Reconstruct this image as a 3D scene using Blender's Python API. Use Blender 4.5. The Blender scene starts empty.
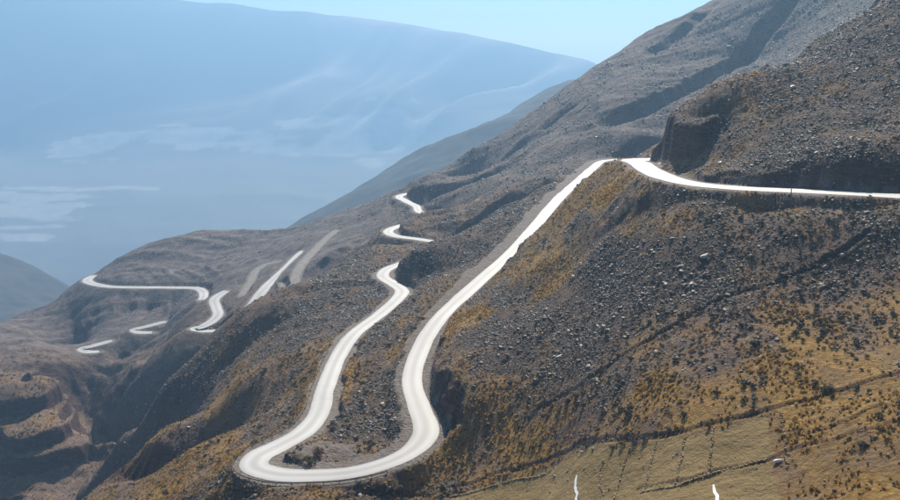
import bpy, bmesh, math, random
import numpy as np
from mathutils import Vector, Matrix

random.seed(7)
rng = np.random.default_rng(11)
R = math.radians
scene = bpy.context.scene
COL = scene.collection

# ------------------------------------------------------------------ camera
F = 900.0                      # focal length in photograph pixels (900 wide)
VH = 40.0                      # row of the level horizon in the photograph
PITCH = math.atan((250.0 - VH) / F)
cam_d = bpy.data.cameras.new('camera')
cam = bpy.data.objects.new('camera', cam_d)
COL.objects.link(cam)
cam_d.sensor_width = 36.0
cam_d.lens = 36.0 * F / 900.0
cam_d.clip_start = 0.5
cam_d.clip_end = 40000.0
cam.location = (0, 0, 0)
cam.rotation_euler = (math.pi / 2 - PITCH, 0, 0)
scene.camera = cam

# ------------------------------------------------------------------ light
SUN_EL, SUN_AZ = 38.5, 10.0     # degrees; azimuth from +Y (view direction) towards +X
w = bpy.data.worlds.new('World')
scene.world = w
w.use_nodes = True
nt = w.node_tree
bg = nt.nodes['Background']
sky = nt.nodes.new('ShaderNodeTexSky')
sky.sky_type = 'NISHITA'
sky.sun_disc = False
sky.sun_elevation = R(SUN_EL)
sky.sun_rotation = R(SUN_AZ)
sky.altitude = 3000.0
sky.air_density = 1.0
sky.dust_density = 1.0
nt.links.new(sky.outputs[0], bg.inputs[0])
bg.inputs[1].default_value = 0.053

sun_d = bpy.data.lights.new('sun', 'SUN')
sun_d.energy = 5.0
sun_d.angle = R(0.5)
sun_d.color = (1.0, 0.91, 0.78)
sun = bpy.data.objects.new('sun', sun_d)
COL.objects.link(sun)
sdir = Vector((math.sin(R(SUN_AZ)) * math.cos(R(SUN_EL)), math.cos(R(SUN_AZ)) * math.cos(R(SUN_EL)), math.sin(R(SUN_EL))))
sun.rotation_euler = sdir.to_track_quat('Z', 'Y').to_euler()
sun.location = (200, 300, 400)

vs = scene.view_settings
vs.view_transform = 'Standard'
vs.look = 'None'
vs.exposure = 0.6
vs.gamma = 1.0
scene.render.engine = 'CYCLES'
cy = scene.cycles
cy.use_denoising = True
cy.max_bounces = 5
cy.diffuse_bounces = 2
cy.glossy_bounces = 2
cy.transmission_bounces = 2
cy.volume_bounces = 3
cy.caustics_reflective = False
cy.caustics_refractive = False

# ------------------------------------------------------------------ projection helpers
cp, sp = math.cos(PITCH), math.sin(PITCH)
def ray(u, v):
    """direction of a photo pixel scaled to forward distance 1: returns X, Z per metre of y"""
    a = (u - 450.0) / F
    b = (v - 250.0) / F
    y = cp - b * sp
    return a / y, (-sp - b * cp) / y
def PD(u, v, D):
    X, Z = ray(u, v)
    return (X * D, D, Z * D)
def PZ(u, v, z):
    X, Z = ray(u, v)
    D = z / Z
    return (X * D, D, z)

# ------------------------------------------------------------------ noise
def _h(ix, iy, s):
    n = (ix.astype(np.int64) * 374761393 + iy.astype(np.int64) * 668265263 + s * 982451653) & 0x7fffffff
    n = ((n ^ (n >> 13)) * 1274126177) & 0x7fffffff
    n = n ^ (n >> 16)
    return (n & 0xffff) / 65535.0
def vnoise(x, y, s=0):
    ix, iy = np.floor(x), np.floor(y)
    fx, fy = x - ix, y - iy
    fx = fx * fx * fx * (fx * (fx * 6 - 15) + 10)
    fy = fy * fy * fy * (fy * (fy * 6 - 15) + 10)
    a, b = _h(ix, iy, s), _h(ix + 1, iy, s)
    c, d = _h(ix, iy + 1, s), _h(ix + 1, iy + 1, s)
    return (a * (1 - fx) + b * fx) * (1 - fy) + (c * (1 - fx) + d * fx) * fy
def fbm(x, y, s=0, o=4):
    t, a, n = 0, 0.5, 0
    for i in range(o):
        t = t + a * (vnoise(x, y, s + i) * 2 - 1)
        n += a
        x, y = x * 2.03 + 17.1, y * 2.03 + 9.7
        a *= 0.5
    return t / n
def ridged(x, y, s=0, o=3):
    t, a, n = 0, 0.5, 0
    for i in range(o):
        t = t + a * (1 - np.abs(vnoise(x, y, s + i) * 2 - 1))
        n += a
        x, y = x * 2.1 + 5.3, y * 2.1 + 11.9
        a *= 0.5
    return t / n
def smooth(a, b, x):
    t = np.clip((x - a) / (b - a), 0, 1)
    return t * t * (3 - 2 * t)

# ------------------------------------------------------------------ scattered-data fit
class Fit:
    def __init__(self, pts, c):
        p = np.array(pts, float)
        self.P, self.c = p[:, :2], c
        n = len(p)
        d2 = ((self.P[:, None] - self.P[None]) ** 2).sum(-1)
        A = np.zeros((n + 3, n + 3))
        A[:n, :n] = np.sqrt(d2 + c * c) + np.eye(n) * -0.4
        A[:n, n] = 1
        A[:n, n + 1:n + 3] = self.P / 100
        A[n:, :n] = A[:n, n:].T
        rhs = np.concatenate([p[:, 2], [0, 0, 0]])
        self.w = np.linalg.solve(A, rhs)
        self.n = n
    def __call__(self, x, y):
        sh = x.shape
        x, y = x.ravel(), y.ravel()
        out = np.empty(x.size)
        for i in range(0, x.size, 40000):
            q = np.stack([x[i:i + 40000], y[i:i + 40000]], 1)
            d2 = (q[:, None, 0] - self.P[None, :, 0]) ** 2 + (q[:, None, 1] - self.P[None, :, 1]) ** 2
            K = np.sqrt(d2 + self.c ** 2)
            out[i:i + 40000] = K @ self.w[:self.n] + self.w[self.n] + (q / 100) @ self.w[self.n + 1:]
        return out.reshape(sh)

# ------------------------------------------------------------------ roads (photo pixel + height below the camera, half width)
def road_pts(lst):
    out = []
    for e in lst:
        if e[0] == 'w':
            out.append(e[1:])
        else:
            u, v, z, hw = e
            out.append(PZ(u, v, z) + (hw,))
    return np.array(out, float)
def spline(P, step=1.0):
    P = np.asarray(P, float)
    out = []
    n = len(P)
    for i in range(n - 1):
        p0 = P[i - 1] if i > 0 else 2 * P[0] - P[1]
        p1, p2 = P[i], P[i + 1]
        p3 = P[i + 2] if i + 2 < n else 2 * P[-1] - P[-2]
        def tj(a, b): return max(np.linalg.norm((b - a)[:2]), 1e-3) ** 0.5
        t0 = 0; t1 = t0 + tj(p0, p1); t2 = t1 + tj(p1, p2); t3 = t2 + tj(p2, p3)
        L = np.linalg.norm((p2 - p1)[:2])
        k = max(2, int(L / step))
        for t in np.linspace(t1, t2, k, endpoint=False):
            a1 = (t1 - t) / (t1 - t0) * p0 + (t - t0) / (t1 - t0) * p1
            a2 = (t2 - t) / (t2 - t1) * p1 + (t - t1) / (t2 - t1) * p2
            a3 = (t3 - t) / (t3 - t2) * p2 + (t - t2) / (t3 - t2) * p3
            b1 = (t2 - t) / (t2 - t0) * a1 + (t - t0) / (t2 - t0) * a2
            b2 = (t3 - t) / (t3 - t1) * a2 + (t - t1) / (t3 - t1) * a3
            out.append((t2 - t) / (t2 - t1) * b1 + (t - t1) / (t2 - t1) * b2)
    out.append(P[-1])
    out = np.array(out)
    for _ in range(60):
        out[1:-1, 2] = (out[:-2, 2] + out[1:-1, 2] * 2 + out[2:, 2]) / 4
    return out

MAIN = road_pts([
    ('w', 150, 205, -36.4, 4.3),
    (900, 195.5, -38, 4.3), (850, 193, -38.8, 4.3), (800, 190.5, -39.6, 4.3), (740, 188, -40.7, 4.3), (700, 184.5, -41.6, 4.4),
    (672, 179, -42.4, 4.6), (650, 170, -43.6, 4.8), (638, 162, -44.8, 4.8), ('w', 71, 349, -45.6, 4.5), ('w', 82, 358, -46.2, 4.2),
    ('w', 112, 372, -48.5, 4), ('w', 150, 410, -52, 4), ('w', 195, 480, -59, 4), ('w', 205, 545, -66, 4), ('w', 195, 615, -74.5, 3.4),
    ('w', 168, 652, -79.5, 3), ('w', 130, 652, -84, 3), (605, 160.5, -83, 3.6),
    (594, 167, -82.6, 4.2), (577, 182, -83.3, 4.2), (558, 199, -84.6, 4.2), (540, 220, -87.2, 4.2), (514, 250, -90.6, 4.2), (476, 284, -94, 4.2),
    (438, 320, -97.3, 4.2), (420, 350, -99.3, 4.2), (413, 372, -100.5, 4.2), (413, 388, -101.2, 4.2), (419, 406, -102, 4.4), (426, 424, -102.7, 4.8), (424, 437, -103.3, 4.9),
    (409, 452, -104, 4.4), (380, 465, -104.8, 4.2), (345, 473, -105.6, 4.3), (310, 475, -106.3, 4.6), (276, 474, -107, 5), (255, 467, -107.6, 5.2),
    (258, 457, -108, 5.2), (278, 446, -108.5, 5), (303, 432, -109.1, 4.6), (318, 414, -109.8, 4.3), (325, 390, -110.7, 4.2), (338, 357, -112, 4.2), (354, 334, -113, 4.2),
    (380, 314, -114, 4.2), (397, 299, -114.8, 4.3), (402, 291, -115.3, 4.6), (394, 284, -115.8, 4.6), (383, 277, -116.3, 4.5), (386, 270, -116.8, 4.2), (401, 263.5, -117.5, 4),
    ('w', -4, 508, -119, 3.8), ('w', 14, 528, -120, 3.8), ('w', 12, 545, -121, 3.8),
    (438, 241.5, -122, 3.8), (415, 238.5, -123, 4.2), (396, 236, -124, 4.6), (388, 232, -125, 4.6), (393, 228, -125.8, 4.4), (403, 225, -126.5, 4),
    ('w', -14, 640, -128, 4), ('w', -6, 660, -129, 4),
    (420, 212, -130, 4.2), (416, 206, -131, 4.6), (405, 200.5, -132, 4.8), (399, 196.5, -132.8, 4.8), (408, 193.5, -133.5, 4.5), ('w', -10, 815, -136, 4), ('w', 10, 840, -138, 4)])
SPUR = [road_pts(l) for l in (
    [(304, 251, -165.5, 3.6), (300, 254, -166, 3.8), (287, 267, -168, 4), (272, 281, -170, 4.2), (260, 294, -172, 4.6), (254, 304, -174, 5), (249, 312, -175.5, 5)],
    [(227, 291, -183, 4), (223, 293, -183.5, 4.2), (215, 299, -184.5, 4.4), (216, 307, -185.5, 4.4), (218, 314, -186.3, 4.4), (212, 321, -187.2, 4.4), (201, 326.5, -188, 4.4), (194, 329, -189, 4.2), (204, 331, -189.6, 3.4), (218, 330.5, -190, 3)],
    [(202, 300, -197.5, 4), (203.5, 296, -198, 4), (202, 290.5, -199.5, 4.6), (195, 288, -201, 4.6), (170, 287.5, -204, 4.2), (140, 287.3, -207, 4.2), (112, 286.7, -210, 4.4), (96, 284.5, -212, 4.8), (88, 281.5, -213, 5), (88, 279, -214, 5), (94, 275.5, -216, 4.5)],
    [(166, 321.5, -217.5, 3.2), (160, 323, -218, 3.6), (146, 326.5, -219, 3.8), (134, 330, -220, 3.8), (139, 332.4, -220.6, 3.8), (152, 332.5, -221, 3)],
    [(112, 340.5, -225, 3.2), (107, 342, -225.5, 3.8), (92, 346, -226.5, 3.8), (82, 349, -227.5, 4), (87, 351.7, -228, 4), (99, 351.5, -228.5, 3)],
)]
TRACK = [road_pts(l) for l in (
    [(337, 230, -157, 3.4), (327, 238, -158.5, 4), (315, 250, -160, 4.4), (303, 263, -161.5, 4.6), (296, 275, -163, 5), (294, 287, -165, 5)],
    [(281, 261, -174, 2.6), (268, 264, -175.5, 3.4), (257, 270, -177, 4), (251, 281, -178.5, 4), (241, 296, -180.5, 3)],
    [(281, 283, -168, 2.0), (283, 290, -169, 2.2), (274, 299, -171, 2.4)],
)]
road_sets = [('m', MAIN)] + [('s', p) for p in SPUR] + [('t', p) for p in TRACK]
road_lines = [(k, spline(p, 1.2)) for k, p in road_sets]
for k, L in road_lines:
    if k == 'm': L[:, 3] *= np.where(L[:, 2] < -77, 0.73, 0.9)
    else: L[:, 3] *= 0.88

# ------------------------------------------------------------------ base landform of the near mountainside
CP = []
for k, p in road_sets:
    for q in p:
        CP.append((q[0], q[1], q[2]))
def cd(*l):
    for u, v, D in l: CP.append(PD(u, v, D))
def cz(*l):
    for u, v, z in l: CP.append(PZ(u, v, z))
def cw(*l):
    CP.extend(l)
# slope below the upper road
cz((900, 215, -40.3), (900, 260, -48), (900, 320, -55), (900, 385, -59), (900, 440, -62), (900, 500, -65),
   (800, 215, -43), (800, 240, -47.5), (800, 300, -56), (800, 360, -61), (800, 420, -65.5), (800, 500, -70),
   (700, 205, -44.3), (700, 230, -49), (700, 270, -56), (700, 330, -63), (700, 390, -67.5), (700, 440, -71), (700, 500, -74),
   (750, 215, -45.5), (600, 240, -62), (600, 290, -69), (600, 340, -74), (600, 390, -78), (600, 440, -81.5), (600, 500, -85),
   (550, 300, -79), (550, 350, -83), (550, 400, -87.5), (550, 460, -94),
   (500, 320, -86), (500, 370, -90), (500, 420, -96), (500, 470, -101.5), (450, 485, -107), (540, 500, -97))
cd((612, 161, 352), (605, 167, 350), (578, 192, 348), (552, 226, 345), (530, 252, 342), (505, 278, 335))
cz((470, 350, -89.5), (455, 385, -92.5), (450, 365, -91.5), (466, 408, -95), (440, 455, -104.5))
cw((60, 282, -47), (52, 283, -54), (60, 302, -47), (52, 304, -54), (58, 322, -49.5), (50, 324, -57), (64, 264, -46.5), (56, 262, -53.5), (44, 270, -63.5))
# inside of the hairpin and strip between the two branches
cz((330, 455, -107), (355, 440, -107), (372, 425, -106), (375, 400, -105), (372, 370, -105.5), (390, 345, -104.5), (415, 315, -103), (445, 285, -101), (475, 262, -98), (505, 235, -94))
# slope below the hairpin
cz((330, 492, -112), (400, 492, -109.5), (230, 492, -117), (200, 478, -121), (150, 490, -135), (110, 496, -149), (60, 520, -165))
cz((250, 440, -119), (275, 415, -119), (225, 433, -128), (190, 450, -133), (165, 468, -140), (112, 487, -155), (85, 500, -168))
cw((-120, 330, -172), (-95, 310, -155))
cz((190, 438, -145), (150, 450, -158), (210, 410, -141), (240, 385, -131), (285, 355, -122.5), (322, 325, -119), (345, 303, -118.5), (370, 290, -118))
# left crest of the rocky spur and the hollow behind it
cd((372, 246, 520), (340, 266, 482), (295, 288, 455), (250, 312, 437), (215, 338, 424), (190, 362, 415), (165, 388, 408))
cz((150, 412, -181), (120, 440, -203), (105, 465, -228))
for u, v, D, dz in ((372, 246, 560, 10), (330, 270, 545, 12), (290, 290, 530, 16), (250, 312, 520, 20), (210, 340, 510, 24), (175, 375, 500, 28)):
    x, y, z = PD(u, v, D); cw((x, y, z - dz))
# middle spur with the four pale road pieces
cz((230, 325, -186), (200, 345, -198), (160, 355, -214), (130, 376, -224), (110, 398, -240), (100, 435, -262), (103, 470, -274), (250, 285, -176), (320, 235, -160), (350, 225, -152), (378, 208, -140), (230, 300, -183), (180, 335, -204))
# ground uphill (right) of the winding branch
cd((404, 257, 440), (425, 250, 434), (445, 245, 437), (470, 232, 452), (510, 203, 492), (545, 185, 530))
cz((412, 286.5, -114.3), (425, 279, -111.5), (445, 268, -107.5), (470, 252, -102))
cd((408, 219, 605), (430, 217, 590), (414, 186.5, 760), (425, 183, 750), (470, 205, 600), (520, 180, 640), (560, 160, 680), (440, 200, 690), (415, 190, 745), (470, 180, 740), (520, 150, 790))
cd((600, 130, 700), (640, 130, 720), (700, 100, 760), (760, 60, 850), (600, 100, 790), (650, 75, 850), (560, 125, 800))
cd((640, 141, 660), (668, 137, 675), (690, 130, 700))
# skyline of the mountainside, with the ground behind falling away
for u, v, D in ((85, 277, 800), (120, 258, 845), (160, 241, 870), (200, 232, 880), (250, 230, 880), (295, 229, 880), (340, 214, 880), (385, 197, 860),
                (415, 187, 830), (430, 175, 840), (470, 150, 880), (520, 122, 920), (555, 96, 940), (590, 70, 960), (650, 30, 1000), (715, 0, 1050), (800, -50, 1100), (900, -100, 1150)):
    cw(PD(u, v, D))
    x, y, z = PD(u, v, D + 160); cw((x, y, z - 70))
cz((60, 300, -232), (20, 316, -243), (100, 310, -222), (150, 305, -214.5), (180, 308, -211.5), (60, 325, -237), (150, 318, -218.5), (100, 328, -228))
cz((120, 272, -206), (170, 262, -198), (220, 255, -193), (270, 245, -186))
# near rocky spur above the upper road and its headland
cd((900, 155, 236), (850, 154, 242.5), (800, 160, 252), (750, 165, 264), (715, 166, 284), (900, 130, 254), (850, 130, 262), (800, 135, 272), (750, 140, 286), (720, 142, 295), (690, 122, 318), (682, 115, 330))
cd((900, 100, 275), (900, 50, 308), (900, 0, 345), (830, 110, 281), (830, 60, 322), (780, 110, 295), (740, 115, 305), (720, 95, 345), (770, 62, 385), (810, 35, 420), (850, 5, 455), (900, -35, 520), (1000, -60, 380), (1000, 60, 260), (1000, 200, 190), (1000, 350, 150), (1000, 500, 120))
for u, v, D, dz in ((690, 118, 400, 8), (730, 92, 440, 12), (780, 58, 490, 16), (850, 5, 560, 22)):
    x, y, z = PD(u, v, D); cw((x, y, z - dz))
cd((668, 165, 318), (690, 172, 300))
# terraces on the far side of the gorge
cd((20, 374, 556), (20, 396, 522), (-40, 380, 560), (60, 385, 548), (20, 416, 513), (20, 436, 488), (70, 425, 512), (20, 461, 482), (55, 462, 486), (20, 471, 473), (20, 490, 469), (20, 502, 455), (-40, 440, 500), (60, 490, 470), (-50, 500, 470))
cd((0, 330, 705), (40, 342, 672), (60, 365, 610), (0, 350, 640), (-60, 340, 700))
cz((80, 395, -247), (68, 357, -249), (85, 420, -258))
cw((-170, 400, -262), (-210, 420, -262), (-140, 470, -262))
cw((-330, 250, -240), (-300, 380, -255), (0, 0, -2.0), (30, 0, 4), (-40, 0, -22), (0, 60, -44), (45, 60, -34), (-60, 60, -60), (0, 120, -80), (-100, 120, -110), (-120, 200, -150))
base = Fit(CP, 11.0)

# gullies: photo polylines (u, v, D) with depth and half width
GUL = [
    ([(452, 238, 540), (490, 216, 560), (545, 183, 590)], 19, 17),
    ([(418, 200, 720), (470, 178, 720), (530, 150, 740)], 14, 16),
    ([(560, 138, 720), (610, 119, 740), (690, 88, 800), (760, 55, 880), (840, 15, 960)], 17, 14),
    ([(640, 60, 900), (680, 35, 940), (720, 8, 990)], 8, 11),
    ([(470, 170, 800), (540, 135, 830), (600, 100, 850)], 8, 15),
    ([(232, 428, 288), (195, 443, 292), (160, 463, 296), (118, 484, 310)], 13, 11),
    ([(300, 285, 600), (330, 268, 620), (375, 240, 660)], 11, 13),
    ([(225, 335, 560), (200, 352, 555), (160, 385, 545)], 8, 14),
    ([(172, 328, 660), (140, 345, 650), (110, 372, 630)], 8, 16),
    ([(300, 322, 400), (250, 352, 390), (205, 390, 380)], 4, 9),
    ([(380, 292, 440), (330, 305, 430), (270, 335, 415)], 3.5, 9),
]
gul = []
for pts, dep, hw in GUL:
    gul.append((spline(np.array([PD(*q) for q in pts]), 3.0)[:, :2], dep, hw))
# old trail and field ditch cut in the near slope
DITCH = [
    ([(540, 408, 0), (600, 372, 0), (660, 335, 0), (720, 300, 0), (770, 285, 0), (820, 262, 0), (868, 232, 0)], 0.6, 1.2),
    ([(330, 499, 0), (400, 496, 0), (450, 489, 0), (500, 474, 0), (560, 455, 0), (640, 440, 0), (720, 424, 0), (770, 409, 0), (835, 392, 0), (905, 372, 0)], 0.45, 0.9),
    ([(640, 489, 0), (690, 479, 0), (735, 467, 0), (770, 461, 0), (800, 448, 0), (840, 438, 0), (905, 420, 0)], 0.35, 0.7),
    ([(785, 440, 0), (830, 428, 0), (880, 405, 0)], 0.3, 0.7),
]

# ------------------------------------------------------------------ near terrain grid (rows in distance, columns in bearing)
NT = 900
t_ax = np.linspace(-0.66, 0.66, NT)
d_ax = np.concatenate([np.linspace(2, 98, 40), np.geomspace(100, 1200, 860)])
ND = len(d_ax)
GX = d_ax[:, None] * t_ax[None, :]
GY = np.repeat(d_ax[:, None], NT, 1)
GZ = base(GX, GY)

def line_dist(line, X, Y, rad):
    """nearest distance (capped at rad) to a dense polyline and the index of the nearest sample"""
    dist = np.full(X.shape, rad, float)
    idx = np.full(X.shape, -1, int)
    for i in range(0, len(line), 12):
        seg = line[i:i + 13]
        x0, x1 = seg[:, 0].min() - rad, seg[:, 0].max() + rad
        y0, y1 = seg[:, 1].min() - rad, seg[:, 1].max() + rad
        r0, r1 = np.searchsorted(d_ax, y0), np.searchsorted(d_ax, y1)
        if r1 <= r0: continue
        sx, sy = X[r0:r1], Y[r0:r1]
        m = (sx > x0) & (sx < x1)
        if not m.any(): continue
        px, py = sx[m], sy[m]
        d2 = (px[:, None] - seg[None, :, 0]) ** 2 + (py[:, None] - seg[None, :, 1]) ** 2
        j = d2.argmin(1)
        dd = np.sqrt(d2[np.arange(len(j)), j])
        cur, ci = dist[r0:r1][m], idx[r0:r1][m]
        b = dd < cur
        cur[b] = dd[b]; ci[b] = i + j[b]
        dist[r0:r1][m] = cur
        idx[r0:r1][m] = ci
    return dist, idx

for g, dep, hw in gul:
    d, i = line_dist(g, GX, GY, hw * 1.5)
    n = len(g)
    tap = np.clip(np.minimum(i, n - 1 - i) / (n * 0.25), 0, 1)
    d = d + 3 * fbm(GX / 14, GY / 14, 5, 2)
    GZ -= dep * tap * np.clip(1 - d / hw, 0, 1) ** 0.9 * (i >= 0)

# erosion: rills running down the fall line (towards -x), stronger far away; general roughness
far = smooth(330, 620, GY)
wx = GX + 25 * fbm(GX / 90, GY / 90, 31, 2)
wy = GY + 18 * fbm(GX / 70, GY / 70, 41, 2)
rill = ridged(wy / 34 + wx / 160, wx / 240, 51, 3) - 0.55
rill2 = ridged(wy / 11 - wx / 90, wx / 70, 57, 2) - 0.55
roadfree = np.ones_like(GZ)
for k, L in road_lines:
    d, i = line_dist(L, GX, GY, 30)
    roadfree = np.minimum(roadfree, smooth(4, 24, d))
GZ += roadfree * (far * (5.5 * rill + 1.6 * rill2) + (1 - far) * (1.4 * rill + 0.7 * rill2) * smooth(100, 220, GY))
GZ += (0.35 + 0.65 * roadfree) * ((0.5 + far) * 0.8 * fbm(GX / 13, GY / 13, 61, 3)) + 0.16 * fbm(GX / 2.6, GY / 2.6, 71, 2) * smooth(90, 120, GY)

gorge = smooth(-95, -150, GX) * smooth(330, 400, GY) * smooth(700, 600, GY)
GZ += roadfree * gorge * (5.0 * (1 - .25 * smooth(-170, -215, GX)) * (ridged(wx / 40 + wy / 90, wy / 60, 171, 4) - .55) + 1.6 * fbm(GX / 9, GY / 9, 177, 3))
face = smooth(-350, -320, GX) * smooth(-170, -200, GX) * smooth(680, 700, GY) * smooth(790, 770, GY)
GZ += roadfree * face * 4.5 * (ridged(wx / 17 + wy / 60, wy / 90, 197, 3) - .55)
# terrace steps on the far side of the gorge (stratified cliffs)
lowleft = smooth(-170, -215, GX) * smooth(430, 455, GY) * smooth(600, 570, GY)
q = 12.0
zz = (GZ + 4.0 * fbm(GX / 45, GY / 45, 81, 2) + 1.8 * fbm(GX / 10, GY / 10, 83, 3)) / q
zz = zz + .12 * np.sin(zz * 2.3)
fr = zz - np.floor(zz)
GZ = GZ + lowleft * 0.65 * (((np.floor(zz) + smooth(0.76, 0.97, fr)) - zz) * q)

ZPRE = GZ.copy()
gravel = np.zeros_like(GZ)
VERGE = {'m': 2.3, 's': 1.4, 't': 0.6}
road_off = np.full(GZ.shape, 99.0)
for k, L in road_lines:
    d, i = line_dist(L, GX, GY, 60)
    ok = i >= 0
    ii = np.clip(i, 0, len(L) - 1)
    zr, hw = L[ii, 2], L[ii, 3]
    # signed side for asymmetric verges
    tan = np.gradient(L[:, :2], axis=0)
    tx, ty = tan[ii, 0], tan[ii, 1]
    side = np.sign(tx * (GY - L[ii, 1]) - ty * (GX - L[ii, 0]))
    vg = VERGE[k] * (1 + 0.9 * fbm(GX / 12, GY / 12, 91, 3))
    if k == 'm':
        vg = np.where(side < 0, vg + 4.0 * smooth(-78, -82, zr) * smooth(-99.5, -92, zr), vg)
        vg = np.where((side < 0) & (zr < -102) & (zr > -110), vg + 0.8, vg)
    off = d - hw - vg
    jag = 1 + 0.28 * fbm(GX / 5, GY / 5, 95, 3)
    cutk = 1.5 * jag if k != 'm' else 2.4 * jag
    o_ = np.maximum(off + (1.1 * fbm(GX / 3.2, GY / 3.2, 181, 3) + 1.6 * fbm(GX / 9, GY / 9, 187, 2)) * smooth(0.2, 2.5, off), 0)
    rise = o_ * cutk
    hi = zr - 0.10 + rise + 0.45 * np.sin(rise * 1.9 + 2 * fbm(GX / 8, GY / 8, 191, 2)) * smooth(0.5, 2, rise)
    fs, fq = (0.85, 0.03) if k == 'm' else (0.5, 0.012)
    lo = zr - 0.10 - np.maximum(off, 0) * fs - fq * np.maximum(off, 0) ** 2
    new = np.where(ok, np.clip(GZ, lo, hi), GZ)
    flat = ok & (off <= 0)
    new = np.where(flat, zr - 0.10 - 0.05 * (d < hw), new)
    GZ = new
    gravel = np.maximum(gravel, np.where(ok, smooth(0.9, -0.8, off + 1.6 * fbm(GX / 3, GY / 3, 99, 3)), 0))
    road_off = np.minimum(road_off, np.where(ok, d - hw, 99))
cutmask = smooth(0.5, 1.8, ZPRE - GZ) * (1 - gravel)
fillmask = smooth(0.5, 1.5, GZ - ZPRE) * (1 - gravel)

# the cut headland where the upper road turns round the spur
hp = [(80.5, 345), (78.5, 322), (81, 309), (84, 303), (92, 307), (104, 345)]
sd = np.full(GZ.shape, 99.0)
for i in range(len(hp)):
    (x1, y1), (x2, y2) = hp[i], hp[(i + 1) % len(hp)]
    ln = math.hypot(x2 - x1, y2 - y1)
    sd = np.minimum(sd, ((x2 - x1) * (GY - y1) - (y2 - y1) * (GX - x1)) / ln)
sd = sd + 2.6 * fbm(GX / 5, GY / 5, 161, 3)
top = -31.0 + 0.42 * (GX - 79) + 0.10 * (GY - 306) + 1.5 * fbm(GX / 9, GY / 9, 167, 3)
lift = np.maximum(top - GZ, 0) * smooth(-0.3, 2.6, sd) * smooth(20, 9, sd) * (road_off > 1.5)
GZ += lift
cutmask = np.maximum(cutmask, smooth(1, 3, lift) * smooth(6, 3.5, sd))

def height(x, y, grid=None):
    G = GZ if grid is None else grid
    x, y = np.asarray(x, float), np.asarray(y, float)
    r = np.clip(np.interp(y, d_ax, np.arange(ND)), 0, ND - 1.001)
    c = np.clip((x / y - t_ax[0]) / (t_ax[1] - t_ax[0]), 0, NT - 1.001)
    r0, c0 = np.floor(r).astype(int), np.floor(c).astype(int)
    fr_, fc = r - r0, c - c0
    return (G[r0, c0] * (1 - fr_) * (1 - fc) + G[r0 + 1, c0] * fr_ * (1 - fc) + G[r0, c0 + 1] * (1 - fr_) * fc + G[r0 + 1, c0 + 1] * fr_ * fc)
_D = np.geomspace(100, 1190, 2500)
def hit(u, v):
    """where the line of sight of a photo pixel meets the mountainside"""
    X, Z = ray(u, v)
    h = height(X * _D, _D)
    below = np.nonzero(Z * _D < h)[0]
    if len(below) == 0: return None
    i = max(below[0], 1)
    return (X * _D[i], _D[i], float(h[i]))

for u, v, r in ((322, 458, 8), (345, 455, 6), (668, 174, 6.5), (676, 178, 5)):
    p = hit(u, v)
    gravel = np.maximum(gravel, .85 * smooth(1.0, .6, np.hypot(GX - p[0], (GY - p[1]) * .7) / r + .5 * fbm(GX / 3, GY / 3, 103, 3)))
trail = np.zeros_like(GZ)
for pts, dep, hw in DITCH:
    P = [hit(u, v) for u, v, _ in pts]
    P = np.array([p for p in P if p is not None])
    L = spline(P, 0.8)
    L[:, 0] += 0.6 * fbm(L[:, 1] / 6, L[:, 0] / 6, 3, 2); L[:, 1] += 0.8 * fbm(L[:, 0] / 5, L[:, 1] / 5, 4, 2)
    d, i = line_dist(L, GX, GY, hw * 3)
    p = np.clip(1 - d / hw, 0, 1)
    GZ -= dep * p * (road_off > 4)
    GZ += dep * 0.45 * np.exp(-((d - hw * 1.08) / (hw * 0.5)) ** 2) * (i >= 0) * (road_off > 4)
    trail = np.maximum(trail, p)

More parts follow.
